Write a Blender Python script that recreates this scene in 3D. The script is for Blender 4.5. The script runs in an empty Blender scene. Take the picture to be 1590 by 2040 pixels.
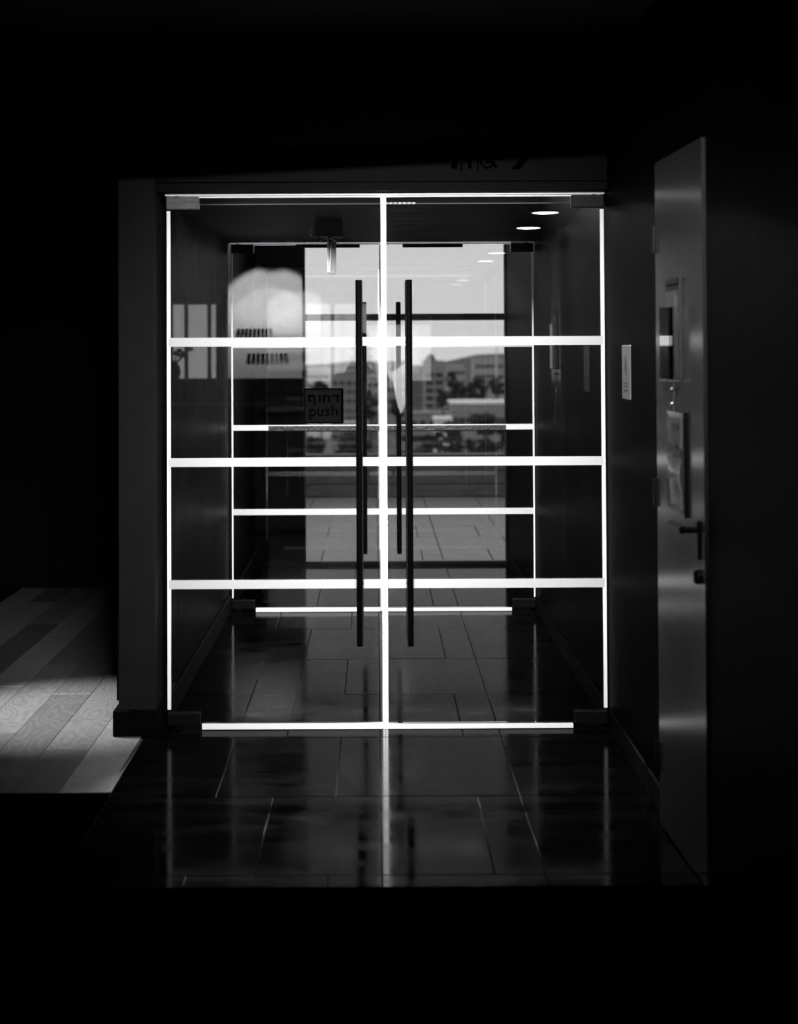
import bpy, bmesh, math, random
from mathutils import Vector, Matrix
random.seed(7)
sc = bpy.context.scene
COL = sc.collection
PI = math.pi

# ------------------------------------------------------------------ camera
F_PX = 2600.0
PITCH, ROLL = math.radians(1.0), math.radians(-0.27)
cam_data = bpy.data.cameras.new('camera_data')
cam = bpy.data.objects.new('view_camera', cam_data); COL.objects.link(cam)
cam_data.sensor_width = 36.0; cam_data.sensor_height = 36.0
cam_data.lens = F_PX / 2040.0 * 36.0
cam_data.clip_start = 0.1; cam_data.clip_end = 4000
cam.matrix_world = (Matrix.Translation((0, 0, 1.702)) @ Matrix.Rotation(PI/2 + PITCH, 4, 'X') @ Matrix.Rotation(ROLL, 4, 'Z'))
cam_data.shift_x = (795 - 748) / 2040.0
cam_data.shift_y = -(1020 - (699 - F_PX*math.tan(PITCH))) / 2040.0
cam_data.dof.use_dof = True
cam_data.dof.focus_distance = 6.8
cam_data.dof.aperture_fstop = 2.0
sc.camera = cam

# ------------------------------------------------------------------ sky, exposure
world = bpy.data.worlds.new('sky_world'); sc.world = world
world.use_nodes = True
bg = world.node_tree.nodes['Background']
bg.inputs['Color'].default_value = (1, 1, 1, 1)
bg.inputs['Strength'].default_value = 1.75
sc.view_settings.view_transform = 'Standard'
sc.view_settings.look = 'None'
sc.view_settings.gamma = 1.0
sc.view_settings.exposure = 0.0
sc.view_settings.use_curve_mapping = False
sc.cycles.use_denoising = True
sc.cycles.max_bounces = 14
sc.cycles.glossy_bounces = 8
sc.cycles.transparent_max_bounces = 40
sc.cycles.transmission_bounces = 8
sc.cycles.diffuse_bounces = 4
sc.cycles.sample_clamp_indirect = 6.0
sc.cycles.blur_glossy = 0.3

def aim(o, target):
    d = Vector(target) - o.location
    o.rotation_euler = d.to_track_quat('-Z', 'Y').to_euler()

def area_lamp(name, loc, target, sx, sy, power, spread=180):
    l = bpy.data.lights.new(name, 'AREA'); l.shape = 'RECTANGLE'
    l.size, l.size_y, l.energy, l.spread = sx, sy, power, math.radians(spread)
    o = bpy.data.objects.new(name, l); COL.objects.link(o); o.location = loc; aim(o, target)
    return o

def spot_lamp(name, loc, target, power, angle, blend=1.0, radius=.03):
    l = bpy.data.lights.new(name, 'SPOT'); l.energy = power
    l.spot_size = math.radians(angle); l.spot_blend = blend; l.shadow_soft_size = radius
    o = bpy.data.objects.new(name, l); COL.objects.link(o); o.location = loc; aim(o, target)
    return o

# unseen lamps added before the doors, behind the far header and behind the
# first door's header to brighten white parts; also the spot over the wooden aisle
area_lamp('added_room_light', (0.04, 2.6, 2.93), (0.04, 5.9, 1.15), 1.0, .20, 52, 60)
area_lamp('added_seal_light', (0.04, 9.10, 2.74), (0.04, 8.56, 2.40), 1.8, .05, 130, 50)
area_lamp('added_lobby_light', (0.04, 6.03, 2.50), (0.04, 8.55, 0.9), 1.7, .06, 62, 74)
spot_lamp('aisle_spot_light', (-2.65, 6.35, 2.80), (-1.48, 6.20, 0), 1500, 27)

# ------------------------------------------------------------------ materials
MATS = {}
def material(name):
    m = bpy.data.materials.new(name); m.use_nodes = True
    nt = m.node_tree; nt.nodes.clear()
    out = nt.nodes.new('ShaderNodeOutputMaterial')
    return m, nt, out

def pbr(name, grey, rough=.5, spec=.5, metal=0.0, noise=0.0, scale=8.0, bump=0.0, stretch=None, coat=0.0, rnoise=0.0):
    if name in MATS: return MATS[name]
    m, nt, out = material(name)
    p = nt.nodes.new('ShaderNodeBsdfPrincipled')
    nt.links.new(p.outputs[0], out.inputs[0])
    p.inputs['Base Color'].default_value = (grey, grey, grey, 1)
    p.inputs['Roughness'].default_value = rough
    p.inputs['Metallic'].default_value = metal
    p.inputs['Specular IOR Level'].default_value = spec
    p.inputs['Coat Weight'].default_value = coat
    if noise or bump or rnoise:
        tc = nt.nodes.new('ShaderNodeTexCoord'); mp = nt.nodes.new('ShaderNodeMapping')
        nt.links.new(tc.outputs['Object'], mp.inputs['Vector'])
        if stretch: mp.inputs['Scale'].default_value = stretch
        n = nt.nodes.new('ShaderNodeTexNoise'); n.inputs['Scale'].default_value = scale
        n.inputs['Detail'].default_value = 6
        nt.links.new(mp.outputs[0], n.inputs['Vector'])
        if noise:
            r = nt.nodes.new('ShaderNodeMapRange')
            r.inputs['From Min'].default_value = .3; r.inputs['From Max'].default_value = .7
            r.inputs['To Min'].default_value = grey*(1-noise); r.inputs['To Max'].default_value = grey*(1+noise)
            nt.links.new(n.outputs['Fac'], r.inputs['Value'])
            nt.links.new(r.outputs[0], p.inputs['Base Color'])
        if rnoise:
            r2 = nt.nodes.new('ShaderNodeMapRange')
            r2.inputs['From Min'].default_value = .3; r2.inputs['From Max'].default_value = .7
            r2.inputs['To Min'].default_value = max(0, rough-rnoise); r2.inputs['To Max'].default_value = rough+rnoise
            nt.links.new(n.outputs['Fac'], r2.inputs['Value']); nt.links.new(r2.outputs[0], p.inputs['Roughness'])
        if bump:
            b = nt.nodes.new('ShaderNodeBump'); b.inputs['Strength'].default_value = bump
            b.inputs['Distance'].default_value = .01
            nt.links.new(n.outputs['Fac'], b.inputs['Height']); nt.links.new(b.outputs[0], p.inputs['Normal'])
    MATS[name] = m
    return m

def emitter(name, grey, strength):
    if name in MATS: return MATS[name]
    m, nt, out = material(name)
    e = nt.nodes.new('ShaderNodeEmission'); e.inputs[0].default_value = (grey, grey, grey, 1); e.inputs[1].default_value = strength
    nt.links.new(e.outputs[0], out.inputs[0]); MATS[name] = m
    return m

def glass(name, tint, ior):
    m, nt, out = material(name)
    t = nt.nodes.new('ShaderNodeBsdfTransparent'); t.inputs[0].default_value = (tint, tint, tint, 1)
    g = nt.nodes.new('ShaderNodeBsdfGlossy'); g.inputs['Roughness'].default_value = 0.0
    g.inputs[0].default_value = (1, 1, 1, 1)
    f = nt.nodes.new('ShaderNodeFresnel'); f.inputs[0].default_value = ior
    # a pane's back face reflects like its front face
    geo = nt.nodes.new('ShaderNodeNewGeometry')
    mx0 = nt.nodes.new('ShaderNodeMix'); mx0.data_type = 'FLOAT'
    f2 = nt.nodes.new('ShaderNodeFresnel'); f2.inputs[0].default_value = 1.0/ior*ior*ior
    nt.links.new(geo.outputs['Backfacing'], mx0.inputs[0]); nt.links.new(f.outputs[0], mx0.inputs[2]); nt.links.new(f.outputs[0], mx0.inputs[3])
    mx = nt.nodes.new('ShaderNodeMixShader')
    nt.links.new(mx0.outputs[0], mx.inputs[0]); nt.links.new(t.outputs[0], mx.inputs[1]); nt.links.new(g.outputs[0], mx.inputs[2])
    nt.links.new(mx.outputs[0], out.inputs[0]); MATS[name] = m
    return m

def frosted(name, grey, through):
    m, nt, out = material(name)
    d = nt.nodes.new('ShaderNodeBsdfDiffuse'); d.inputs[0].default_value = (grey, grey, grey, 1)
    t = nt.nodes.new('ShaderNodeBsdfTranslucent'); t.inputs[0].default_value = (grey, grey, grey, 1)
    mx = nt.nodes.new('ShaderNodeMixShader'); mx.inputs[0].default_value = through
    nt.links.new(d.outputs[0], mx.inputs[1]); nt.links.new(t.outputs[0], mx.inputs[2]); nt.links.new(mx.outputs[0], out.inputs[0])
    MATS[name] = m
    return m

def wood(name):
    m, nt, out = material(name)
    p = nt.nodes.new('ShaderNodeBsdfPrincipled'); nt.links.new(p.outputs[0], out.inputs[0])
    tc = nt.nodes.new('ShaderNodeTexCoord'); oi = nt.nodes.new('ShaderNodeObjectInfo')
    add = nt.nodes.new('ShaderNodeVectorMath'); add.operation = 'MULTIPLY_ADD'
    comb = nt.nodes.new('ShaderNodeCombineXYZ')
    for i in range(3): nt.links.new(oi.outputs['Random'], comb.inputs[i])
    add.inputs[1].default_value = (9, 9, 9)
    nt.links.new(comb.outputs[0], add.inputs[0]); nt.links.new(tc.outputs['Object'], add.inputs[2])
    mp = nt.nodes.new('ShaderNodeMapping'); mp.inputs['Scale'].default_value = (5.5, 1.7, 1)
    nt.links.new(add.outputs[0], mp.inputs[0])
    n = nt.nodes.new('ShaderNodeTexNoise'); n.inputs['Scale'].default_value = 1.3; n.inputs['Detail'].default_value = 1.5
    nt.links.new(mp.outputs[0], n.inputs['Vector'])
    mul = nt.nodes.new('ShaderNodeMath'); mul.operation = 'MULTIPLY'; mul.inputs[1].default_value = 95
    sn = nt.nodes.new('ShaderNodeMath'); sn.operation = 'SINE'
    nt.links.new(n.outputs['Fac'], mul.inputs[0]); nt.links.new(mul.outputs[0], sn.inputs[0])
    r = nt.nodes.new('ShaderNodeMapRange'); r.inputs['From Min'].default_value = -1; r.inputs['To Min'].default_value = .82; r.inputs['To Max'].default_value = 1.05
    nt.links.new(sn.outputs[0], r.inputs['Value'])
    r2 = nt.nodes.new('ShaderNodeMapRange'); r2.inputs['To Min'].default_value = .06; r2.inputs['To Max'].default_value = .145
    nt.links.new(oi.outputs['Random'], r2.inputs['Value'])
    mm = nt.nodes.new('ShaderNodeMath'); mm.operation = 'MULTIPLY'
    nt.links.new(r.outputs[0], mm.inputs[0]); nt.links.new(r2.outputs[0], mm.inputs[1]); nt.links.new(mm.outputs[0], p.inputs['Base Color'])
    p.inputs['Roughness'].default_value = .42
    MATS[name] = m
    return m

BLACK = pbr('black_paint', .002, .7, .08)
CEILM = pbr('black_ceiling_gloss', .002, .45, .02, noise=.4, scale=3, stretch=(1, 6, 1), rnoise=.08)
SHADEM = pbr('black_carpet', .0002, 1.0, 0, noise=.5, scale=60, bump=.5)  # black surface that stands in for shade on the near floor, no carpet
WALLR = pbr('black_laminate', .0006, .45, .004)
PLASTER = pbr('charcoal_plaster', .0085, .85, .05, noise=.10, scale=14, bump=.05)
HEADM = pbr('charcoal_header_paint', .0050, .85, .03)
LOBBYW = pbr('dark_lobby_laminate', .0026, .42, .012, noise=.35, scale=5, stretch=(1, 9, .6), rnoise=.08)
PLINTH = pbr('black_plinth', .001, .7, .02)
DOORM = pbr('satin_door_paint', .024, .185, 1.0)
FLOORT = pbr('polished_dark_tile', .0015, .10, .014, noise=.6, scale=5, stretch=(1, 2.2, 1), bump=.015, rnoise=.05)
GROUT = pbr('black_joint', .001, .8, .1)
TERR = pbr('terrace_tile', .20, .45, .5, noise=.22, scale=5, stretch=(1, 3, 1))
WOODM = wood('oak_plank')
STEELD = pbr('black_steel', .0012, .45, .02)
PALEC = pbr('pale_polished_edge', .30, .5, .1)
CHROME = pbr('chrome', .35, .25, .5, metal=1.0)
BRUSH = pbr('brushed_steel', .10, .5, .1, noise=.35, scale=12, stretch=(1, 1, 9))
DARKFIT = pbr('dark_fitting', .002, .4, .15)
BAND = frosted('frosted_film', .60, .2)
EDGE = frosted('polished_glass_edge', .97, .05)
GLASS = glass('tinted_glass', .885, 1.68)
FRAME = pbr('black_aluminium', .004, .4, .3)
DARKSTRIP = pbr('speckled_black_strip', .006, .35, .5, noise=.9, scale=70, bump=.3)
VINYL = pbr('black_vinyl', .0003, .9, 0)
STICK = pbr('smoke_grey_sticker', .005, .5, .02)
STICKT = pbr('sticker_ink', .0003, .9, 0)
PAPER = pbr('paper', .085, .35, .5)
ACRYL = pbr('clear_acrylic', .05, .08, .8)
SIGNM = pbr('pale_sign_plastic', .12, .35, .4)
INK = pbr('ink_grey', .02, .5, .2)
SIGNINK = pbr('sign_ink', .055, .5, .2)
EDGE_GLOW = emitter('meeting_edge_glow', 1.0, 13.0)  # glow given to plain glass meeting edges, which hold no lamp
LENS = emitter('lit_lamp_lens', 1.0, 14)
TRIM = pbr('metal_trim', .35, .35, .5, metal=1.0)

# ------------------------------------------------------------------ mesh helpers
def box(bm, x0, x1, y0, y1, z0, z1, bevel=0.0, seg=1):
    vs = [bm.verts.new((x, y, z)) for x in (x0, x1) for y in (y0, y1) for z in (z0, z1)]
    q = [(0, 1, 3, 2), (4, 6, 7, 5), (0, 4, 5, 1), (2, 3, 7, 6), (0, 2, 6, 4), (1, 5, 7, 3)]
    fs = [bm.faces.new([vs[i] for i in f]) for f in q]
    if bevel:
        es = list({e for f in fs for e in f.edges})
        bmesh.ops.bevel(bm, geom=es, offset=bevel, segments=seg, profile=.5, affect='EDGES')

def rod(bm, p0, p1, r0, r1=None, n=16):
    p0, p1 = Vector(p0), Vector(p1); r1 = r0 if r1 is None else r1
    d = p1 - p0
    M = Matrix.Translation((p0 + p1)/2) @ d.to_track_quat('Z', 'Y').to_matrix().to_4x4()
    bmesh.ops.create_cone(bm, cap_ends=True, segments=n, radius1=r0, radius2=r1, depth=d.length, matrix=M)

def ball(bm, c, rx, ry=None, rz=None, sub=2):
    ry = ry or rx; rz = rz or rx
    bmesh.ops.create_icosphere(bm, subdivisions=sub, radius=1, matrix=Matrix.Translation(c) @ Matrix.Diagonal((rx, ry, rz, 1)))

def prism(bm, pts, y0, y1, axis='y'):
    """Extrude an outline. axis y: pts are (x, z); axis x: pts are (y, z) between x=y0 and x=y1; axis z: pts are (x, y)."""
    def P(a, b, t): return {'y': (a, t, b), 'x': (t, a, b), 'z': (a, b, t)}[axis]
    A = [bm.verts.new(P(a, b, y0)) for a, b in pts]; B = [bm.verts.new(P(a, b, y1)) for a, b in pts]
    n = len(pts)
    bm.faces.new(A); bm.faces.new(B[::-1])
    for i in range(n): bm.faces.new((A[i], B[i], B[(i+1) % n], A[(i+1) % n]))

def obj(name, bm, mat, parent=None, smooth=False, bevel=0.0):
    bmesh.ops.recalc_face_normals(bm, faces=bm.faces)
    me = bpy.data.meshes.new(name); bm.to_mesh(me); bm.free()
    if smooth:
        for p in me.polygons: p.use_smooth = True
    me.materials.append(mat)
    o = bpy.data.objects.new(name, me); COL.objects.link(o)
    if parent: o.parent = parent
    if bevel:
        b = o.modifiers.new('bevel', 'BEVEL'); b.width = bevel; b.segments = 2; b.limit_method = 'ANGLE'
    return o

def mk(name, mat, parent, *shapes, smooth=False, bevel=0.0):
    bm = bmesh.new()
    for s in shapes:
        k = s[0]
        {'b': box, 'r': rod, 's': ball, 'p': prism}[k](bm, *s[1:])
    return obj(name, bm, mat, parent, smooth, bevel)

def tag(o, label, cat, group=None):
    o['label'] = label; o['category'] = cat
    if group: o['group'] = group
    return o

def thing(name, label, cat, loc=(0, 0, 0), group=None, rotz=0.0):
    o = bpy.data.objects.new(name, None); COL.objects.link(o)
    o.empty_display_size = .1; o.location = loc; o.rotation_euler = (0, 0, rotz)
    return tag(o, label, cat, group)

def struct(o, label=None, cat=None):
    o['kind'] = 'structure'
    if label: o['label'] = label
    o['category'] = cat or o.name.split('_')[0].split('.')[0]
    return o

def root(name, label, loc=(0, 0, 0), cat=None, rotz=0.0):
    o = bpy.data.objects.new(name, None); COL.objects.link(o); o.location = loc; o.rotation_euler = (0, 0, rotz)
    return struct(o, label, cat)

def text(name, body, size, loc, rot, mat, parent, extrude=.0004, align='CENTER'):
    c = bpy.data.curves.new(name, 'FONT'); c.body = body; c.size = size; c.align_x = align; c.extrude = extrude
    o = bpy.data.objects.new(name, c); COL.objects.link(o); o.location = loc; o.rotation_euler = rot
    c.materials.append(mat); o.parent = parent
    return o

# plan of the place (metres): camera at 0,0; doors at YA and YB; end glazing at YC; parapet at YP
YA, YB, YC, YP = 5.909, 8.556, 10.42, 15.2
XL, XR, DT = -.961, 1.043, 2.405
SEAM = .038
ZR = 3.0

# ------------------------------------------------------------------ large structure: floors
fl = struct(mk('floor', GROUT, None, ('b', -1.03, XR + .14, 3.3, YC - .02, -.12, -.004)), 'dark polished tile floor running through both glass doors', 'floor')
ROWS = [3.50, 4.27, 5.02, 5.78, 6.50, 7.24, 8.03, 8.75, 9.52, YC - .02]
ODD, EVEN = [-1.03, -.62, -.16, .013, .545, XR], [-1.03, -.40, .013, .38, .545, XR]
G = .0022
for i in range(len(ROWS) - 1):
    xs = EVEN if i % 2 else ODD
    for j in range(len(xs) - 1):
        dz = random.uniform(-.0006, .0006)
        mk('tile', FLOORT, fl, ('b', xs[j]+G, xs[j+1]-G, ROWS[i]+G, ROWS[i+1]-G, -.03, dz, .0012))
te = struct(mk('terrace', GROUT, None, ('b', -4, 5, YC + .06, YP + .3, -.20, -.004)), 'tiled terrace behind the end glazing', 'terrace')
TR = [YC + .06, 11.2, 11.95, 12.7, 13.45, 14.2, YP]
for i in range(len(TR) - 1):
    xs = [-1.5, -.72, -.16, .013, .545, 1.15, 1.75] if i % 2 else [-1.5, -.45, .013, .38, .545, .95, 1.75]
    for j in range(len(xs) - 1):
        mk('tile', TERR, te, ('b', xs[j]+.004, xs[j+1]-.004, TR[i]+.003, TR[i+1]-.003, -.03, random.uniform(-.002, .001), .002))
struct(mk('floor_carpet', SHADEM, None, ('b', -4.2, XR + .14, -6.0, 4.17, -.06, .004, .003), ('b', -4.2, -1.036, 4.171, 5.06, -.06, .004, .003)), 'black carpet standing in for shade on the near floor', 'overlay')  # black surface laid in place of shade over the near floor
wf = struct(mk('floor_wood', GROUT, None, ('b', -4.2, -1.036, 5.07, 9.5, -.12, -.004)), 'oak plank floor in the aisle beside the charcoal wall end', 'floor')
px = -1.045
k = 0
while px > -2.5:
    w = .19
    y = 5.08 + [0, .55, .2, .8, .35, .65, .1, .9][k % 8] - 1.25
    while y < 9.4:
        y0, y1 = max(y, 5.08), min(y + 1.25, 9.48)
        if y1 - y0 > .1:
            o = mk('plank', WOODM, wf, ('b', -w/2+.001, w/2-.001, 0, y1-y0-.002, -.02, random.uniform(-.0006, .0006), .0008))
            o.location = (px - w/2, y0, 0)
        y += 1.25
    px -= w; k += 1
struct(mk('trim_1', TRIM, None, ('b', -1.045, -1.030, 5.07, YA - .15, -.004, .004, .0015)), 'metal strip where oak planks meet dark tiles', 'trim')

# ------------------------------------------------------------------ walls
wl = struct(mk('wall_left', PLASTER, None, ('b', -1.148, -.985, 5.82, 6.02, .11, ZR, .004)), 'charcoal wall end left of the near glass door', 'wall')
mk('plinth', PLINTH, wl, ('b', -1.170, -.975, 5.80, 6.04, 0, .115, .004))
mk('corner_guard', PLINTH, wl, ('b', -1.160, -1.1485, 5.84, 5.90, .15, .52, .002))
struct(mk('wall_lobby_left', LOBBYW, None, ('b', -1.10, XL, 6.025, YC + .05, 0, ZR)), 'dark satin wall along the left of the glass lobby', 'wall')
struct(mk('baseboard_left', pbr('baseboard_dark', .005, .6, .03), None, ('b', XL, XL + .012, 6.03, YB - .03, 0, .115, .003), ('b', XL, XL + .012, YB + .03, YC - .06, 0, .115, .003)), 'dark baseboard along the lobby wall left of the glass doors', 'baseboard')
wr = struct(mk('wall_right', WALLR, None, ('b', XR, XR + .15, -6, 4.105, -.1, ZR), ('b', XR, XR + .15, 4.715, YC + .05, -.1, ZR), ('b', XR, XR + .15, 4.105, 4.715, 2.395, ZR), ('b', XR + .08, XR + .15, 4.105, 4.715, -.1, 2.395)), 'black satin wall right of the glass doors', 'wall')
struct(mk('baseboard_right', PLINTH, None, ('b', XR - .010, XR, 4.78, YA - .06, 0, .10, .003), ('b', XR - .010, XR, YA + .05, YB - .04, 0, .10, .003), ('b', XR - .010, XR, YB + .04, YC - .06, 0, .10, .003)), 'black baseboard along the right wall', 'baseboard')
# header over the near door, with a shadow groove
hd = struct(mk('wall_header', HEADM, None, ('b', -.985, XR - .001, 5.84, 5.985, 2.462, ZR), ('b', -.985, XR - .001, 5.842, 5.985, DT + .016, 2.458)), 'charcoal header panel above the near glass door', 'wall')
struct(mk('wall_header_far', BLACK, None, ('b', XL, XR - .001, 8.50, 8.572, DT + .010, ZR)), 'black header above the far glass door', 'wall')
struct(mk('trim_2', EDGE, None, ('b', -.950, XR - .004, 5.893, 5.925, DT + .002, DT + .016, .002)), 'white seal under the charcoal header', 'trim')
struct(mk('trim_3', frosted('translucent_seal', .95, .6), None, ('b', -.950, XR - .15, 8.545, 8.567, DT + .001, DT + .010, .001)), 'white seal under the far black header', 'trim')
struct(mk('ceiling', BLACK, None, ('b', -4.2, XR + .15, -6, 6.02, ZR, ZR + .1), ('b', -4.2, -1.1, 6.02, 9.6, ZR, ZR + .1)), 'black ceiling of the room in front of the glass doors', 'ceiling')
struct(mk('ceiling_lobby', CEILM, None, ('b', XL, XR, 6.36, 8.50, DT + .012, DT + .018)), 'glossy black ceiling of the lobby between both glass doors', 'ceiling')
struct(mk('ceiling_recess', BLACK, None, ('b', XL, XR, 5.99, 6.96, 2.66, 2.74)), 'black recess above the lobby ceiling edge', 'ceiling')
struct(mk('ceiling_recess_end', BLACK, None, ('b', XL, XR, 6.88, 6.96, DT + .018, 2.66)), 'black end of the recess above the lobby ceiling', 'ceiling')
struct(mk('ceiling_end', BLACK, None, ('b', XL, XR, 8.58, YC + .05, 2.80, 2.9)), 'black ceiling in front of the end glazing', 'ceiling')
# sloping black baffle added to darken the top of the header
struct(mk('ceiling_shade_baffle', pbr('shade_baffle_black', .0003, 1.0, 0), None, ('p', [(-1.6, 2.495), (XR - .002, 2.62), (XR - .002, ZR), (-1.6, ZR)], 5.46, 5.60)), 'black baffle added to hide and shade the header top', 'ceiling')
# end wall
we = struct(mk('wall_end', LOBBYW, None, ('b', XL, -.857, YC - .03, YC + .05, 0, 2.8)), 'dark end wall left of the terrace glazing', 'wall')
mk('pillar', BLACK, we, ('b', -.857, -.573, YC - .06, YC + .05, 0, 2.8, .003))
# aisle and room walls
struct(mk('wall_aisle', BLACK, None, ('b', -4.2, -1.1, 9.5, 9.6, -.1, ZR)), 'black wall closing the oak aisle', 'wall')
struct(mk('baseboard_aisle', pbr('aisle_baseboard', .003, .6, .05), None, ('b', -4.2, -1.1, 9.485, 9.5, 0, .13, .003)), 'baseboard along the black aisle wall', 'baseboard')
struct(mk('wall_side', BLACK, None, ('b', -4.35, -4.2, -6, 9.6, -.1, ZR)), 'black wall on the far side of the oak aisle', 'wall')
# rear wall behind the camera with two windows
W2, W3 = (-2.82, -2.10, 1.15, 2.39), (-.98, .80, 1.25, 2.39)
struct(mk('wall_back', BLACK, None,
   ('b', -4.35, W2[0], -6.15, -6, -.1, ZR), ('b', W2[1], W3[0], -6.15, -6, -.1, ZR), ('b', W3[1], XR+.15, -6.15, -6, -.1, ZR),
   ('b', W2[0], W2[1], -6.15, -6, -.1, W2[2]), ('b', W2[0], W2[1], -6.15, -6, W2[3], ZR),
   ('b', W3[0], W3[1], -6.15, -6, -.1, W3[2]), ('b', W3[0], W3[1], -6.15, -6, W3[3], ZR)), 'dark wall mirrored in the near glass door', 'wall')
def back_window(name, w, mull, label):
    x0, x1, z0, z1 = w
    o = root(name, label, ((x0+x1)/2, -6.1, z0), 'window')
    hx, h = (x1-x0)/2, z1-z0
    t = .04
    for a, b, c, d in ((-hx, -hx+t, 0, h), (hx-t, hx, 0, h), (-hx+t, hx-t, 0, t), (-hx+t, hx-t, h-t, h)):
        mk('window_frame', FRAME, o, ('b', a, b, -.03, .03, c, d))
    for m in mull: mk('mullion', FRAME, o, ('b', m-.025, m+.025, -.025, .025, t, h-t))
    mk('pane', MATS['clear_pane'], o, ('b', -hx+t, hx-t, -.004, .004, t, h-t))
    return o
glass('clear_pane', .96, 1.45)
back_window('window_2', W2, [-.136, .18], 'curtained window mirrored in the left glass leaf')
back_window('window_3', W3, [-.5], 'tall window mirrored in the middle of the glass doors')

# end glazing
wn = root('window_1', 'black framed glazing of the terrace door at the end of the lobby', ((-.573 + XR)/2, YC, 0), 'window')
hx = (XR + .573)/2
mk('jamb', FRAME, wn, ('b', -hx, -hx+.012, -.03, .03, 0, 2.79)); mk('jamb', FRAME, wn, ('b', hx-.014, hx-.002, -.03, .03, 0, 2.79))
mk('transom', FRAME, wn, ('b', -hx+.012, hx-.014, -.03, .03, 1.944, 1.996, .002))
mk('mid_rail', FRAME, wn, ('b', -hx+.012, hx-.014, -.03, .03, 1.062, 1.110, .002))
mk('sill', FRAME, wn, ('b', -hx+.012, hx-.014, -.03, .03, 0, .030, .002))
mk('head_frame', FRAME, wn, ('b', -hx+.012, hx-.014, -.03, .03, 2.75, 2.79, .002))
for z0, z1 in ((.03, 1.062), (1.11, 1.944), (1.996, 2.75)):
    mk('pane', GLASS, wn, ('b', -hx+.012, hx-.014, -.005, .005, z0, z1))
# terrace parapet of wide boards
pa = struct(mk('parapet', pbr('parapet_core', .05, .7), None, ('b', -4, 5, YP + .05, YP + .3, -.1, .45)), 'low boarded parapet at the edge of the terrace', 'parapet')
PAR = pbr('weathered_board', .085, .6, .3, noise=.3, scale=6, stretch=(.6, 1, 8))
for i, z in enumerate((0.0, .15, .30)):
    for x0, x1 in ((-2.2, .25), (.25, 2.7)):
        mk('board', PAR, pa, ('b', x0 + .003, x1 - .003, YP + .01 + .004*(i % 2), YP + .05, z + .006, z + .146, .004))
mk('coping', pbr('coping_dark', .02, .6), pa, ('b', -4, 5, YP - .01, YP + .33, .45, .49, .004))

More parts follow.
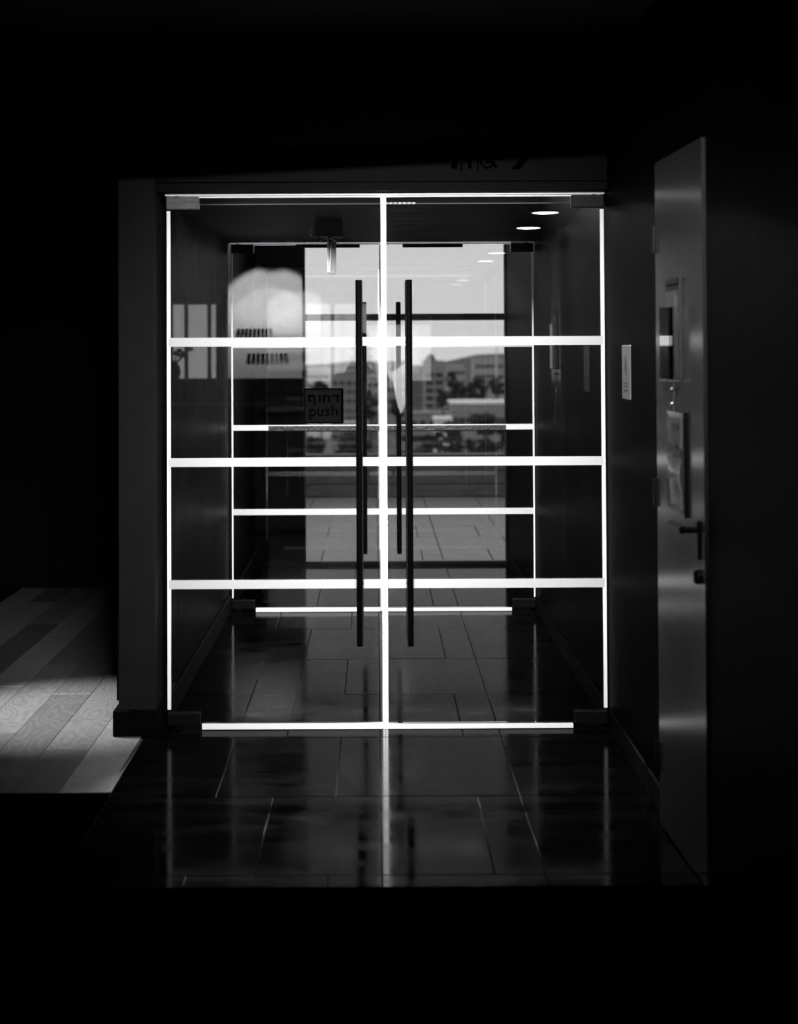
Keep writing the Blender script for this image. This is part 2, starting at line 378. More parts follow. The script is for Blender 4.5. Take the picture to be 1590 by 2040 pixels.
# ------------------------------------------------------------------ glass door leaves
ZB = (1.745, 1.202, .652)
def door_pair(Y, near):
    out = []
    for side in (-1, 1):
        where = 'near' if near else 'far'
        if side < 0: x0, x1 = -.944, SEAM - .0008
        else: x0, x1 = SEAM + .0008, XR - .006
        lab = {(1, -1): 'near left glass door leaf with push sticker and long black bar handle',
               (1, 1): 'near right glass door leaf with long black bar handle beside black wall',
               (0, -1): 'far left glass door leaf seen through the near left leaf',
               (0, 1): 'far right glass door leaf seen through the near right leaf'}[(int(near), side)]
        r = thing('glass_door', lab, 'glass door', ((x0+x1)/2, Y, 0), 'frosted glass double doors')
        h = (x1-x0)/2
        z0 = .016; z1 = DT
        e = .008
        hs = h*side   # hinge side offset (outer), seam side = -hs
        mk('pane', GLASS, r, ('b', -h+e, h-e, -.005, .005, z0+.012, z1-.004))
        # polished edges of the pane
        ew = .016 if near else .009
        xo = h*side
        o0, o1 = sorted((xo, xo - side*ew))
        mk('side_edge', EDGE, r, ('b', o0, o1, -.0065, .0065, z0+.075, z1-.065, .001))
        xi = -h*side
        i0, i1 = sorted((xi, xi + side*.0105))
        me_ = mk('meeting_edge', EDGE_GLOW if near else EDGE, r, ('b', i0, i1, -.0065, .0065, .004, z1-.004, .001)); me_['label'] = 'white glass meeting edge, near pair given an added glow'  # near glass edges glow by added emission; far ones are plain
        mk('top_edge', EDGE, r, ('b', -h+.012, h-.012, -.0065, .0065, z1-.006, z1, .001))
        f = .155
        xa, xb = (-h + f, h - .013) if side < 0 else (-h + .013, h - f)
        mk('bottom_edge', EDGE, r, ('b', xa, xb, -.010, .010, .002, z0 + (.012 if side < 0 else .006), .001))
        # frosted bands on the room side
        hb = .020
        for i, z in enumerate(ZB):
            if not near and i == 1:
                # the middle band of the far doors is mostly a speckled black strip towards the seam
                cut = (-.704 - r.location.x) if side < 0 else (.852 - r.location.x)
                if side < 0: w, d = (-h+e, cut), (cut, h-.013)
                else: w, d = (cut, h-e), (-h+.013, cut)
                mk('frosted_band', BAND, r, ('b', w[0], w[1], -.0068, -.0052, z-.018, z+.018))
                mk('frosted_band', BAND, r, ('b', d[0], d[1], -.0068, -.0052, z+.011, z+.018))
                wt = mk('dark_strip', DARKSTRIP, r, ('b', d[0], d[1], -.0070, -.0052, z-.020, z+.011)); wt['label'] = 'speckled black strip'
            else:
                a, b = (-h+e, h-.013) if side < 0 else (-h+.013, h-e)
                mk('frosted_band', BAND, r, ('b', a, b, -.0068, -.0052, z-hb, z+hb))
        # handle: back-to-back bars on standoffs
        hx_ = (-.074 if side < 0 else .150) - r.location.x
        for s in (-1, 1):
            hd_ = mk('handle', STEELD, r, ('r', (hx_, s*.062, .385), (hx_, s*.062, 2.02), .0150), smooth=False, bevel=.002)
            for z in (.655, 1.742):
                mk('standoff', STEELD, hd_, ('r', (hx_, s*.0055, z), (hx_, s*.062, z), .0095), ('r', (hx_, s*.0055, z), (hx_, s*.012, z), .016))
        # patch fittings
        for zc, nm in ((z1 - .030, 't'), (z0 + .034, 'b')):
            wd = .148
            a, b = (-h, -h+wd) if side < 0 else (h-wd, h)
            mat = BRUSH if (near and side < 0 and nm == 't') else DARKFIT
            o = mk('patch_fitting', mat, r, ('b', a, b, -.018, .018, zc-.028, zc+.028, .003))
            if mat is BRUSH: o['label'] = 'brushed steel top fitting'
            pv = (a + .045) if side < 0 else (b - .045)
            za, zb_ = (zc+.028, zc+.036) if nm == 't' else (zc-.046, zc-.028)
            mk('pivot', DARKFIT, o, ('r', (pv, 0, za), (pv, 0, zb_), .010))
        if not near:
            a, b = ((-.52, -.10) if side < 0 else (.18, .575))
            mk('closer_plate', DARKFIT, r, ('b', a - r.location.x, b - r.location.x, -.022, -.0066, z1-.026, z1-.004, .003))
        if near and side < 0:
            cx = -.235 - r.location.x; cz = 1.454
            s_ = mk('push_sticker', STICK, r, ('b', cx-.090, cx+.088, .0052, .0062, cz-.080, cz+.080))
            bd = bmesh.new()
            for q in ((cx-.090, cx+.088, cz+.074, cz+.080), (cx-.090, cx+.088, cz-.080, cz-.074), (cx-.090, cx-.086, cz-.074, cz+.074), (cx+.078, cx+.088, cz-.074, cz+.074)):
                box(bd, q[0], q[1], .0045, .0051, q[2], q[3])
            obj('sticker_border', bd, STICKT, s_)
            # the four Hebrew letters of the upper line, left to right as they stand
            t_ = .0085
            strokes = ([[(0, .034), (.028, .034), (.033, .026), (.033, -.012), (.0245, -.012), (.0245, .0255), (0, .0255)], [(0, .034), (t_, .034), (t_, .012), (.016, .012), (.016, .0045), (0, .0045)]],
                       [[(.004, .034), (.016, .034), (.016, 0), (.0075, 0), (.0075, .0255), (.004, .0255)]],
                       [[(0, .034), (.028, .034), (.033, .027), (.033, 0), (.0245, 0), (.0245, .0255), (0, .0255)], [(.003, .0256), (.0115, .0256), (.0115, 0), (.003, 0)]],
                       [[(0, .034), (.036, .034), (.036, .0255), (.0305, .0255), (.0305, 0), (.022, 0), (.022, .0255), (0, .0255)]])
            u_ = cx - .071
            for L_, adv in zip(strokes, (.041, .024, .042, .040)):
                mk('letter', STICKT, s_, *[('p', [(u_ + a, cz + .016 + b) for a, b in P_], .0046, .0051) for P_ in L_])
                u_ += adv
            text('lettering', 'push', .072, (cx - .002, .0050, cz - .046), (PI/2, 0, 0), STICKT, s_)
        out.append(r)
    return out
door_pair(YA, True)
door_pair(YB, False)

# ------------------------------------------------------------------ header pictograms (black vinyl)
hg = thing('restroom_sign', 'black restroom pictograms and arrow on the charcoal header', 'sign', (.36, 5.84, 2.50))
def xz(u, v): return ((u - 748)/445.0 - .36, 1.702 + (699 - v)/445.0 - 2.50)
def outline(pts): return [xz(*p) for p in pts]
yb, yf = -.0002, -.0030
def circ(cx, cy, r, n=16): return [(cx + r*math.cos(2*PI*i/n), cy + r*math.sin(2*PI*i/n)) for i in range(n)]
mk('man_pictogram', VINYL, hg, ('p', outline([(898, 294), (916, 294), (916, 316), (913, 316), (913, 336), (901, 336), (901, 316), (898, 316)]), yf, yb), ('p', outline(circ(907, 286, 6)), yf, yb))
mk('divider_bar', VINYL, hg, ('p', outline([(919.5, 280), (922.5, 280), (922.5, 341), (919.5, 341)]), yf, yb))
mk('woman_pictogram', VINYL, hg, ('p', outline([(934, 294), (942, 294), (948, 318), (941.5, 318), (941, 336), (934.5, 336), (934, 318), (928, 318)]), yf, yb), ('p', outline(circ(938, 286, 6)), yf, yb))
mk('divider_bar', VINYL, hg, ('p', outline([(952.5, 280), (955.5, 280), (955.5, 341), (952.5, 341)]), yf, yb))
bmw = bmesh.new()
N = 20
a0, a1 = math.radians(20), math.radians(235)
for i in range(N):
    t0, t1 = a0 + (a1-a0)*i/N, a0 + (a1-a0)*(i+1)/N
    q = [(973 + R_*math.cos(t), 322 + R_*math.sin(t)) for t, R_ in ((t0, 14.5), (t1, 14.5), (t1, 11), (t0, 11))]
    prism(bmw, outline(q), yf, yb)
prism(bmw, outline([(969, 298), (974, 298), (974.5, 321), (986, 322), (993, 332), (991, 336), (986, 334), (981, 326), (969.5, 326)]), yf, yb)
prism(bmw, outline(circ(971, 290, 5)), yf, yb)
obj('wheelchair_pictogram', bmw, VINYL, hg)
mk('arrow', VINYL, hg, ('p', outline([(1021, 338), (1037, 338), (1063, 309), (1037, 280), (1021, 280), (1046, 309)]), yf, yb))

# ------------------------------------------------------------------ service door on the right wall
P0, P1 = Vector((1.016 - .006, 4.70, 0)), Vector((1.041 - .006, 4.125, 0))
dv = P1 - P0; DL = dv.length
ang = math.atan2(dv.y, dv.x)       # local +x runs along the door towards the camera; local -y faces the room
sd = root('door_1', 'tall grey service door with black lever on the right wall', (P0.x, P0.y, 0), 'door', ang)
DH = 2.375
mk('leaf', DOORM, sd, ('b', 0, DL, -.0, .020, .006, DH, .0015))

for z in (.25, 1.19, 2.10):
    hg_ = mk('hinge', DARKFIT, sd, ('r', (-.006, -.004, z - .05), (-.006, -.004, z + .05), .009), ('b', -.004, .020, -.0035, -.0003, z - .05, z + .05))
lv = mk('lever_handle', DARKFIT, sd, ('b', DL-.075, DL-.040, -.010, -.0004, 1.03, 1.155, .004), ('r', (DL-.058, -.008, 1.125), (DL-.058, -.055, 1.125), .010), ('r', (DL-.052, -.055, 1.125), (DL-.185, -.060, 1.131), .0125, .010), smooth=False, bevel=.002)
mk('lock_escutcheon', DARKFIT, sd, ('r', (DL-.058, -.0004, .975), (DL-.058, -.012, .975), .024), ('b', DL-.066, DL-.050, -.020, -.010, .955, .995, .003))

def on_door(u, out, z):
    v = P0 + dv.normalized()*u
    n = Vector((-math.sin(ang), math.cos(ang), 0))
    return Vector((v.x, v.y, z)) - n*out
# acrylic leaflet holder
h = thing('leaflet_holder', 'clear acrylic leaflet holder on the grey service door', 'holder', on_door(.235, .0006, 1.60), rotz=ang)
A_ = glass('acrylic_glass', .93, 1.49)
mk('back_plate', ACRYL, h, ('b', -.075, .095, -.004, 0, 0, .345, .001))
mk('front_plate', A_, h, ('b', -.075, .095, -.030, -.026, 0, .25, .001))
for x in (-.075, .091): mk('side_wall', A_, h, ('b', x, x+.004, -.026, -.004, 0, .25))
mk('bottom_rail', CHROME, h, ('b', -.075, .095, -.030, -.004, -.006, 0))
mk('top_clip', DARKFIT, h, ('b', -.072, .092, -.010, -.004, .325, .345, .002))
lf = thing('leaflet', 'dark leaflet standing in the acrylic holder', 'leaflet', on_door(.235, .006, 1.601), rotz=ang)
mk('sheet', pbr('leaflet_print', .02, .3), lf, ('b', -.068, .088, -.002, 0, 0, .30))
mk('pale_stripe', PAPER, lf, ('b', -.066, -.030, -.0025, -.0021, .02, .17)); mk('pale_stripe', PAPER, lf, ('b', .040, .084, -.0025, -.0021, .02, .28))
# small key hook below it
kh = thing('key_hook', 'small chrome double hook between holder and notice', 'hook', on_door(.245, .0006, 1.535), rotz=ang)
mk('hook_plate', CHROME, kh, ('b', -.016, .016, -.003, 0, -.06, .05, .001))
for z in (.032, -.018): mk('stud', CHROME, kh, ('s', (0, -.010, z), .009, .007, .009))
# notice in a sleeve
nt_ = thing('paper_notice', 'curling paper notice in a sleeve on the grey service door', 'notice', on_door(.265, .0006, 1.155), rotz=ang)
bmn = bmesh.new()
W_, H_, NS = .245, .335, 14
grid = []
for i in range(NS + 1):
    z = H_*i/NS; bulge = .004 + .011*math.exp(-((z-.125)/.05)**2)
    grid.append([(-W_/2, -.002, z), (-W_/4, -bulge*.8, z), (0, -bulge, z), (W_/4, -bulge*.9, z), (W_/2, -.003, z)])
vs = [[bmn.verts.new(p) for p in r_] for r_ in grid]
for i in range(NS):
    for j in range(4): bmn.faces.new((vs[i][j], vs[i][j+1], vs[i+1][j+1], vs[i+1][j]))
o = obj('sheet', bmn, pbr('sleeve_paper', .035, .22, .7), nt_, True)
sm = o.modifiers.new('thick', 'SOLIDIFY'); sm.thickness = .0008
mk('sleeve_edge', DARKFIT, nt_, ('b', W_/2, W_/2+.006, -.012, 0, -.01, H_+.004, .001))
mk('print_block', INK, nt_, ('b', -.04, .03, -.0062, -.0056, .272, .292)); mk('print_block', INK, nt_, ('b', -.075, .02, -.0098, -.0090, .195, .225)); mk('print_block', INK, nt_, ('b', -.01, .085, -.0098, -.0088, .182, .212))
# plate sign on the black wall
sp = thing('wall_sign', 'pale restroom plate sign on the black wall beside the service door', 'sign', (XR - .0006, 5.405, 1.497))
mk('plate', SIGNM, sp, ('b', -.007, 0, -.082, .082, 0, .220, .002))
mk('top_edge', BAND, sp, ('b', -.0075, 0, -.080, .080, .2205, .224))
mk('figure_print', SIGNINK, sp, ('p', [(-.012, .10), (.012, .10), (.018, .15), (.012, .178), (-.012, .178), (-.018, .15)], -.0076, -.0072, 'x'))
for z0, z1, a in ((.062, .068, .05), (.050, .056, .045), (.030, .040, .04)):
    mk('print_line', SIGNINK, sp, ('b', -.0076, -.0072, -a, a, z0, z1))

# ------------------------------------------------------------------ lamps
def downlight(x, y, label):
    r = thing('ceiling_downlight', label, 'lamp', (x, y, DT + .012), 'downlights in the lobby ceiling')
    bm = bmesh.new(); n = 32
    R0, R1, zz = .082, .068, -.006
    ring = [[bm.verts.new((R*math.cos(2*PI*i/n), R*math.sin(2*PI*i/n), z)) for i in range(n)] for R, z in ((R0, 0), (R0, -.003), (R1+.004, zz), (R1, zz), (R1, 0))]
    for a in range(4):
        for i in range(n): bm.faces.new((ring[a][i], ring[a][(i+1) % n], ring[a+1][(i+1) % n], ring[a+1][i]))
    obj('bezel', bm, DARKFIT, r, True)
    mk('lens', LENS, r, ('r', (0, 0, -.0055), (0, 0, -.001), .0675, None, 32))
downlight(.882, 6.74, 'lit round downlight nearer the near glass door')
downlight(.893, 7.58, 'lit round downlight farther in, beside the first')
wsh = thing('wall_washer', 'unseen black washer lamp added to light the near glass door', 'lamp', (.04, 2.6, 2.93))  # unseen lamp added to brighten the near bands and edges
mk('housing', DARKFIT, wsh, ('b', -.80, .80, -.30, -.16, -.02, .10, .004)); mk('bracket', DARKFIT, wsh, ('b', -.05, .05, -.25, -.21, .10, .0999 + .0001))
lw = thing('added_lobby_washer', 'unseen slim washer lamp added behind the charcoal header', 'lamp', (.04, 6.06, 2.66))  # unseen lamp added to brighten the far bands
mk('housing', DARKFIT, lw, ('b', -.88, .88, -.05, .05, -.10, 0, .003)); mk('reflector', DARKFIT, lw, ('b', -.86, .86, -.05, -.045, -.16, -.10))
cv = thing('added_seal_lamp', 'unseen slim lamp added behind the far black header', 'lamp', (.04, 9.16, 2.80))  # unseen lamp added so the far top seal shows white
mk('housing', DARKFIT, cv, ('b', -.92, .92, -.03, .05, -.07, 0, .003)); mk('reflector', DARKFIT, cv, ('b', -.90, .90, -.02, -.015, -.09, -.07))
sl = thing('aisle_spotlight', 'black ceiling spotlight over the oak aisle floor', 'lamp', (-2.65, 6.35, ZR))
mk('canister', DARKFIT, sl, ('r', (-.02, 0, -.06), (-.10, 0, -.10), .045)); mk('stem', DARKFIT, sl, ('r', (-.04, 0, 0), (-.04, 0, -.07), .01))

# chrome bracket hanging from the lobby ceiling
cb = thing('hanging_bracket', 'chrome bar hanging from a black ceiling mount before the far door', 'bracket', (-.23, 7.20, DT + .012))
mk('mount', DARKFIT, cb, ('b', -.10, .05, -.04, .04, -.085, 0, .004), ('r', (-.02, 0, -.085), (-.02, 0, -.11), .012))
mk('side_lug', CHROME, cb, ('b', -.130, -.120, -.03, .03, -.075, -.040, .002)); mk('side_lug', CHROME, cb, ('s', (-.075, -.03, -.10), .012)); mk('side_lug', CHROME, cb, ('s', (.045, -.03, -.075), .013, .01, .013))
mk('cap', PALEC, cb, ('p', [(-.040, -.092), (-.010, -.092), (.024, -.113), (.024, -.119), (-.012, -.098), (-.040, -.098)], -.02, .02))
mk('bar', pbr('dull_chrome', .07, .4, .1), cb, ('p', [(-.032, -.104), (.016, -.112), (.014, -.288), (-.003, -.292), (-.032, -.284)], -.008, .008), bevel=.002)
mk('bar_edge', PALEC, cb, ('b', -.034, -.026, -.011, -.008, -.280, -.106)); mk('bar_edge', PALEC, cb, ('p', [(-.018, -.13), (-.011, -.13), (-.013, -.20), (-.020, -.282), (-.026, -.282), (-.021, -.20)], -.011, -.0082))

# ------------------------------------------------------------------ room behind the camera (mirrored in the glass)
pw = struct(mk('wall_partition', pbr('white_wall', .80, .8), None, ('b', -1.73, -.86, -3.60, -3.5, 0, ZR)), 'white washed partition wall mirrored in the left glass leaf', 'wall')
spot_lamp('wall_wash_light', (-1.36, -3.20, 2.93), (-1.36, -3.30, 0), 330, 96, .55, .03)
spot_lamp('wall_wash_light', (-1.09, -3.20, 2.93), (-1.09, -3.30, 0), 230, 96, .55, .03)
for x, lb in ((-1.36, 'wall washing spotlight over the white partition nearer the window'), (-1.09, 'wall washing spotlight over the white partition nearer the person')):
    s1 = thing('ceiling_spotlight', lb, 'lamp', (x, -3.20, ZR))
    mk('canister', DARKFIT, s1, ('r', (0, 0, -.05), (0, 0, 0), .05)); mk('lens_ring', CHROME, s1, ('r', (0, 0, -.052), (0, 0, -.05), .045))
for z, x0, x1 in ((1.95, -1.62, -1.20), (1.66, -1.50, -1.02)):
    for i in range(9):
        w = (x1-x0)/9
        mk('raised_letter_block', DARKFIT, pw, ('b', x0+i*w, x0+i*w+w*.7, -3.4995, -3.48, z-.02, z+.02))
ct = thing('reception_counter', 'black reception counter with pale ledge mirrored in the left glass leaf', 'counter', (-1.9, -1.4, 0))
mk('body', DARKFIT, ct, ('b', -1.3, 1.16, -.35, .10, .0, 1.40, .01))
mk('ledge', pbr('pale_ledge', .75, .3), ct, ('p', [(-.35, .104), (1.16, .104), (1.16, .50)], 1.16, 1.20, 'z'))
mk('front_panel', DARKFIT, ct, ('p', [(-.30, .104), (1.15, .104), (1.15, .47)], 0, 1.159, 'z'))
mk('top_slab', pbr('dark_slab', .02, .2), ct, ('b', -1.33, 1.19, -.38, .103, 1.40, 1.43, .004))
fv = thing('flower_vase', 'dark vase of drooping flowers on the reception counter', 'vase', (-2.06, -1.5, 1.43))
bm = bmesh.new(); prof = [(.0, 0), (.05, 0), (.075, .06), (.06, .13), (.035, .16), (.045, .18)]; n = 16
rr = [[bm.verts.new((r*math.cos(2*PI*i/n), r*math.sin(2*PI*i/n), z)) for i in range(n)] for r, z in prof[1:]]
for a in range(len(rr)-1):
    for i in range(n): bm.faces.new((rr[a][i], rr[a][(i+1) % n], rr[a+1][(i+1) % n], rr[a+1][i]))
bm.faces.new(rr[0]); obj('vase_body', bm, DARKFIT, fv, True)
LEAFM = pbr('dark_petal', .08, .5)
for i in range(12):
    a = i*2.399; t = .10 + .08*random.random()
    p = (t*math.cos(a), t*math.sin(a)*.6, .22 + .10*random.random())
    st = mk('stem', LEAFM, fv, ('r', (0, 0, .12), p, .004, None, 6))
    mk('bloom', LEAFM, st, ('s', p, .035, .03, .025, 1))
for i, (x, w, lab) in enumerate(((-2.80, .07, 'pale gathered curtain at the far side of the curtained window'), (-2.13, .08, 'pale gathered curtain at the near side of the curtained window'))):
    c = thing('curtain', lab, 'curtain', (x, -5.93, 1.10), 'curtains of the rear window')
    bm = bmesh.new(); n = 26
    A = [(w*(j/n-.5), .025*math.sin(j*1.15)) for j in range(n+1)]
    va = [bm.verts.new((a, b, 0)) for a, b in A]; vb = [bm.verts.new((a, b, 1.36)) for a, b in A]
    for j in range(n): bm.faces.new((va[j], va[j+1], vb[j+1], vb[j]))
    o = obj('drape', bm, pbr('curtain_cloth', .12, .9), c, True); md = o.modifiers.new('thick', 'SOLIDIFY'); md.thickness = .003
    mk('rod', DARKFIT, c, ('r', (-.06, 0, 1.37), (.06, 0, 1.37), .012))
bl = thing('roller_blind', 'grey roller blind half down in the tall mirrored window', 'blind', (.33, -5.97, 2.30))
mk('fabric', pbr('blind_cloth', .05, .9), bl, ('b', -.45, .42, -.002, .002, -.22, .08)); mk('roller', DARKFIT, bl, ('r', (-.47, 0, .10), (.44, 0, .10), .025)); mk('bottom_bar', DARKFIT, bl, ('b', -.45, .42, -.008, .008, -.245, -.222))
lb = thing('linear_lamp', 'slim lit ceiling lamp mirrored at the top of the seam', 'lamp', (.21, 1.0, 2.93))
mk('housing', DARKFIT, lb, ('b', -.14, .14, -.04, .04, 0, .07, .004))
for i in range(7): mk('diode_lens', emitter('diode', 1, 9), lb, ('b', -.13 + i*.038, -.13 + i*.038 + .028, -.025, .025, -.006, 0))

# ------------------------------------------------------------------ the photographer, mirrored in the glass
def skin(name, mat, parent, verts, edges, radii, root_i=0, sub=2):
    me = bpy.data.meshes.new(name); me.from_pydata(verts, edges, []); me.update()
    o = bpy.data.objects.new(name, me); COL.objects.link(o); o.parent = parent
    o.modifiers.new('skin', 'SKIN').use_smooth_shade = True
    for i, r in enumerate(radii):
        d = me.skin_vertices[0].data[i]
        d.radius = r if isinstance(r, tuple) else (r, r); d.use_root = (i == root_i)
    s = o.modifiers.new('sub', 'SUBSURF'); s.levels = sub; s.render_levels = sub
    me.materials.append(mat)
    return o
CLOTH = pbr('dark_coat_cloth', .012, .9, .1); SKINM = pbr('skin_tone', .35, .6); SHIRT = pbr('white_shirt', .85, .8); HAIRM = pbr('dark_hair', .01, .6)
ps = thing('person', 'person in a dark coat and white shirt raising a camera, mirrored at the seam', 'person', (-.13, -.34, 0))
V = [(0, 0, .98), (0, .0, 1.15), (0, .0, 1.34), (0, .0, 1.46), (0, .02, 1.56), (0, .03, 1.66), (0, .035, 1.74), (0, .03, 1.82),
     (-.19, 0, 1.44), (-.27, .10, 1.22), (-.12, .27, 1.50), (-.075, .30, 1.60), (.19, 0, 1.44), (.27, .10, 1.22), (.15, .27, 1.50), (.11, .30, 1.62),
     (-.10, 0, .90), (-.12, .03, .50), (-.13, -.01, .09), (-.14, .13, .045), (.10, 0, .90), (.12, .03, .50), (.13, -.01, .09), (.14, .13, .045)]
E = [(0, 1), (1, 2), (2, 3), (3, 4), (4, 5), (5, 6), (6, 7), (3, 8), (8, 9), (9, 10), (10, 11), (3, 12), (12, 13), (13, 14), (14, 15), (0, 16), (16, 17), (17, 18), (18, 19), (0, 20), (20, 21), (21, 22), (22, 23)]
R = [(.15, .11), (.13, .10), (.16, .11), (.13, .09), (.055, .055), (.07, .085), (.08, .10), (.055, .07),
     .065, .045, .035, .03, .065, .045, .035, .03, .085, .06, .042, .035, .085, .06, .042, .035]
skin('body', SKINM, ps, V, E, R)
VJ = [(0, 0, .70), (0, 0, .95), (0, 0, 1.16), (0, 0, 1.34), (0, 0, 1.47), (-.20, 0, 1.44), (-.275, .10, 1.22), (-.14, .25, 1.475), (.20, 0, 1.44), (.275, .10, 1.22), (.165, .25, 1.475)]
EJ = [(0, 1), (1, 2), (2, 3), (3, 4), (4, 5), (5, 6), (6, 7), (4, 8), (8, 9), (9, 10)]
skin('coat', CLOTH, ps, VJ, EJ, [(.27, .19), (.23, .165), (.185, .14), (.19, .14), (.14, .105), .08, .06, .05, .08, .06, .05], 2)
VT = [(0, 0, .92), (-.10, 0, .86), (-.12, .03, .50), (-.13, -.01, .10), (.10, 0, .86), (.12, .03, .50), (.13, -.01, .10)]
skin('trousers', CLOTH, ps, VT, [(0, 1), (1, 2), (2, 3), (0, 4), (4, 5), (5, 6)], [(.12, .10), .095, .075, .06, .095, .075, .06])
for s in (-1, 1):
    mk('shoe', DARKFIT, ps, ('s', (s*.138, .06, .045), .05, .14, .045))
    V_ = [(s*.095 + (-.0), .30, 1.60)]
    palm = (s*.085, .31, 1.62)
    for k in range(4):
        bz = 1.655 - k*.020
        skin('finger', SKINM, ps, [(s*.092, .305, bz - .01), (s*.088, .345, bz), (s*.064, .372, bz), (s*.038, .374, bz)], [(0, 1), (1, 2), (2, 3)], [.010, .009, .0085, .0075], 0, 1)
    skin('thumb', SKINM, ps, [(s*.090, .295, 1.61), (s*.070, .275, 1.595), (s*.045, .268, 1.60)], [(0, 1), (1, 2)], [.012, .011, .009], 0, 1)
    mk('ear', SKINM, ps, ('s', (s*.083, .03, 1.735), .012, .022, .032)); mk('eye', DARKFIT, ps, ('s', (s*.032, .128, 1.745), .013, .008, .008))
mk('nose', SKINM, ps, ('s', (0, .138, 1.715), .014, .020, .024)); mk('mouth', pbr('lips', .2, .5), ps, ('s', (0, .122, 1.672), .026, .008, .007))
mk('hair', HAIRM, ps, ('s', (0, .005, 1.79), .094, .112, .085, 3), smooth=True)
mk('shirt_front', SHIRT, ps, ('p', [(-.075, 1.50), (.085, 1.52), (.030, 1.18), (.005, 1.16)], .135, .150))
cm = thing('camera', 'black camera held up by the mirrored person', 'camera', (-.13, -.03, 1.66))
mk('camera_body', DARKFIT, cm, ('b', -.070, .070, -.05, -.015, -.045, .045, .008), ('b', -.025, .025, -.05, -.012, .045, .065, .006)); mk('lens_barrel', DARKFIT, cm, ('r', (0, -.015, 0), (0, .010, 0), .034, .034, 24))

spot_lamp('portrait_spot_light', (.16, 1.75, 2.93), (.20, -.2, 1.36), 1600, 13, .6, .04)  # unseen lamp added to brighten the mirrored paper sheet
s2 = thing('ceiling_spotlight', 'unseen ceiling spotlight added to light the mirrored paper sheet', 'lamp', (.10, 1.75, ZR))
mk('canister', DARKFIT, s2, ('r', (0, 0, -.05), (0, 0, 0), .05)); mk('lens_ring', CHROME, s2, ('r', (0, 0, -.052), (0, 0, -.05), .045))
pp = thing('paper_sheet', 'white folded paper sheet held against the coat sleeve of the mirrored person', 'paper', (.14, -.20, 1.10))
mk('sheet', SHIRT, pp, ('p', [(.0, .40), (.15, .50), (.16, .16), (.09, .02), (.06, .10)], -.0, .002))
# ------------------------------------------------------------------ the city beyond the terrace
BW, BG, BD, BP = pbr('render_white', .80, .8), pbr('render_grey', .27, .8, noise=.12, scale=.2), pbr('render_dark', .13, .8), pbr('render_pale', .36, .8)
WINM = pbr('dark_window_glass', .04, .25, .4); ROOFM = pbr('pale_roof', .92, .7); TREE = pbr('tree_leaf', .035, .8, .1, noise=.6, scale=1.5)
TRUNK = pbr('trunk_bark', .05, .9)
struct(mk('ground', pbr('city_ground', .12, .9, noise=.5, scale=.03), None, ('b', -900, 900, -1200, 1800, -46, -45)), 'pale city ground far below the terrace', 'ground')
bmh = bmesh.new()
hp = [(-900 + 30*i, 21 + 7*math.sin(i*.37) + 4*math.sin(i*1.3+1)) for i in range(61)]
prism(bmh, [(-900, -46)] + [(a, b - 28) for a, b in hp] + [(900, -46)], 1500, 1560)
struct(obj('hills', bmh, pbr('hazy_hill', .22, .9)), 'hazy hills along the skyline', 'hills')
struct(mk('facade_below', BD, None, ('b', -4, 5, YP + .3, YP + .6, -45, -.1)), 'outer face of the building under the terrace', 'wall')
GZ = -45.0
def cx(px, d): return (px - 748)*d/2600
def cz(py, d): return 1.702 + (699 - py)*d/2600
def building(label, px0, px1, pyt, d, depth, mat, wins=None, roof=None, cat='building', base=None):
    x0, x1, zt = cx(px0, d), cx(px1, d), cz(pyt, d)
    r = thing('city_building', label, cat, ((x0+x1)/2, d, GZ), 'buildings beyond the terrace')
    h = (x1-x0)/2; H = zt - GZ
    mk('walls', mat, r, ('b', -h, h, 0, depth, 0, H))
    mk('roof', roof or mat, r, ('b', -h-.25, h+.25, -.3, depth+.25, H, H + .5))
    if wins:
        cols, rows, ww, wh, top, step = wins
        for i in range(rows):
            for j in range(cols):
                u = -h + (j+.5)*2*h/cols; z = H - top - i*step
                f = mk('window', WINM, r, ('b', u-ww/2, u+ww/2, -.12, .02, z-wh/2, z+wh/2))
                mk('window_ledge', mat, f, ('b', u-ww/2-.1, u+ww/2+.1, -.4, -.0, z-wh/2-.25, z-wh/2))
    return r
building('grey apartment tower with rows of dark windows and a domed top', 846, 884, 722, 460, 20, BG, (2, 8, 2.6, 1.5, 4.5, 2.75))
tw = [o for o in COL.objects if o.get('label', '').startswith('grey apartment tower')][0]
mk('rooftop_dome', BD, tw, ('s', (-1.0, 8, 41.9 - 0.8), 2.3, 2.3, 4.6, 2), ('b', -2.5, 1.2, 5, 11, 41.0 - 3, 41.9))
building('plain dark grey block just left of the apartment tower', 808, 842, 736, 400, 12, BD)
building('low long block with square dark openings before the tower', 795, 888, 826, 352, 10, BG, (5, 3, 1.6, 1.9, 2.6, 4))
building('mid grey slab block behind the push sticker', 660, 716, 742, 380, 18, BG, (4, 7, 1.5, 1.0, 3, 2.6))
building('dark block low behind the seam', 722, 772, 800, 350, 12, BD, (3, 2, 1.5, 1.2, 3, 3.5))
building('pale block left of the seam seen between the handles', 728, 770, 752, 520, 20, BP, (3, 5, 2, 1.4, 3, 4))
building('low white flat roofed shed left of the bright long roof', 866, 898, 838, 235, 6, BW, None, ROOFM)
building('long bright flat roof beyond dark trees', 900, 1010, 806, 262, 12, BG, (8, 1, 1.2, 1.0, 3.2, 3), ROOFM)
building('distant hazy slab on the skyline near the right jamb', 946, 1003, 716, 900, 40, BP, (6, 3, 3, 2, 5, 7))
building('small pale house at the right end among trees', 985, 1015, 768, 520, 14, BP, (2, 2, 1.5, 1.5, 3, 4))
building('distant white block left on the skyline', 612, 655, 735, 700, 30, BW, (4, 5, 2.2, 1.8, 4, 5))
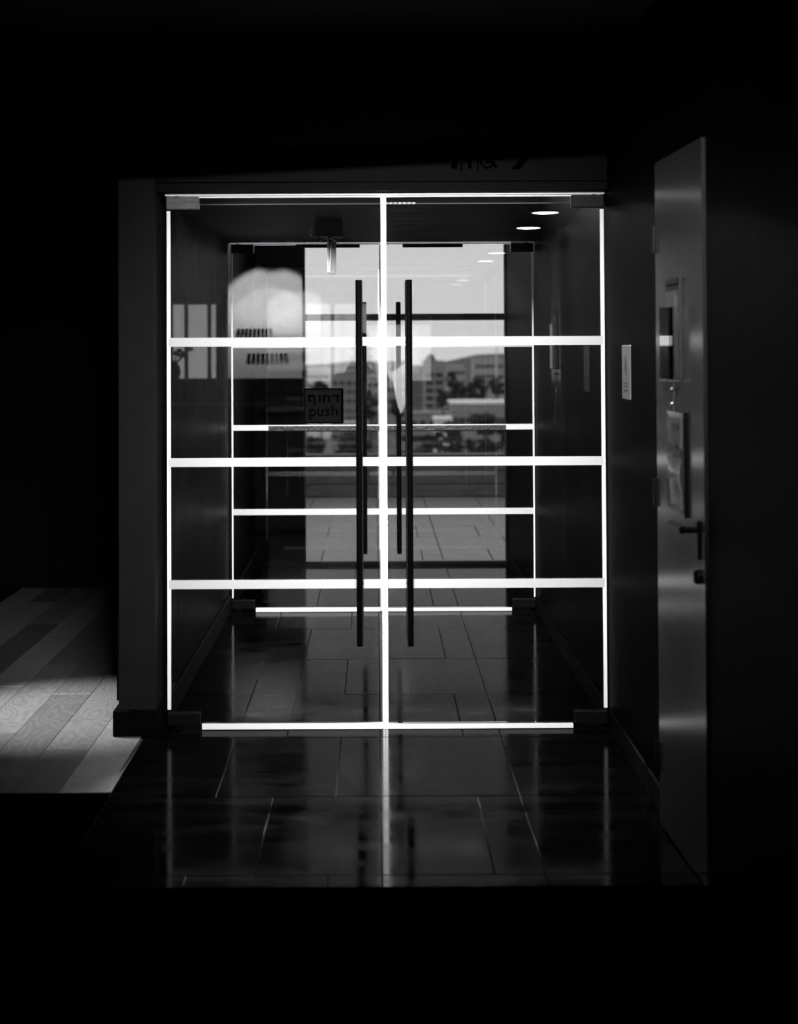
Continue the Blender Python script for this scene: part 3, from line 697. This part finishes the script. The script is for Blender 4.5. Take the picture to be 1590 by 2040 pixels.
building('distant pale block on the skyline right of the tower', 892, 925, 730, 800, 30, BP, (4, 4, 2.2, 1.8, 4, 6))
building('distant grey block on the skyline behind right handle', 770, 812, 722, 760, 30, BG, (4, 5, 2.2, 1.8, 4, 6))
bigt = building('pale low office block under the push sticker', 684, 730, 846, 300, 10, BP, (4, 2, 1.4, 1.0, 2, 3))
def tree(label, px, pyt, d, w_px, h_px):
    r = thing('city_tree', label, 'tree', (cx(px, d), d, GZ), 'trees beyond the terrace')
    W, H = w_px*d/2600/2, h_px*d/2600
    top = cz(pyt, d) - GZ
    mk('trunk', TRUNK, r, ('r', (0, 0, 0), (0, 0, top - H*.5), .35, .2, 8))
    bm = bmesh.new()
    for i in range(26):
        a = random.random()*6.28; q = math.sqrt(random.random()); z = top - H*(.12 + .76*random.random())
        k = 1 - .45*abs((z - (top - H*.5))/(H*.5))
        c = (W*.8*q*k*math.cos(a), W*.8*q*k*math.sin(a), z)
        s = W*(.22 + .2*random.random())
        ball(bm, c, s, s, s*.75, 1)
    for v in bm.verts: v.co += Vector((random.uniform(-1, 1), random.uniform(-1, 1), random.uniform(-1, 1)))*W*.06
    obj('crown', bm, TREE, r)
for t in (('broad dark tree right of the apartment tower', 908, 752, 330, 48, 55), ('dense dark tree in the middle of the right view', 950, 748, 300, 48, 62),
          ('tall dark tree by the right jamb', 988, 744, 290, 40, 66), ('round tree right beside the tower foot', 882, 772, 300, 30, 50),
          ('dark tree before the bright long roof', 965, 826, 200, 80, 46), ('dark tree low before the tower', 905, 840, 190, 60, 40),
          ('pale edged tree low by the right jamb', 1000, 836, 180, 44, 60), ('bushy tree above the parapet behind the right handle', 845, 864, 150, 56, 44),
          ('bushy tree above the parapet in the middle', 900, 868, 140, 50, 44), ('bushy tree above the parapet by the right jamb', 965, 872, 140, 60, 44),
          ('dark tree left behind the seam', 738, 770, 320, 44, 70), ('bushy tree above the parapet left of the seam', 700, 868, 150, 90, 44),
          ('small tree above the parapet under the sticker', 628, 870, 150, 60, 40), ('low dark tree between the bright roof and the parapet tree', 935, 872, 145, 44, 44), ('dark tree behind the bright long roof at its left', 928, 756, 290, 40, 56), ('low tree just before the tower foot', 872, 858, 160, 40, 50), ('small dark tree at the skyline right of the dome', 900, 738, 480, 26, 40),
          ('tree on the skyline left behind sticker', 640, 752, 360, 50, 60),
          ('dark tree between tower and middle handle', 790, 778, 320, 40, 60)):
    tree(*t)
mast = thing('mast', 'thin pale mast rising beside the right jamb', 'mast', (cx(989, 500), 500, GZ))
mk('pole', BW, mast, ('r', (0, 0, 0), (0, 0, cz(690, 500) - GZ), .30, .22, 8)); mk('pole_head', BW, mast, ('b', -.5, .5, -.3, .3, cz(690, 500) - GZ, cz(690, 500) - GZ + .4))
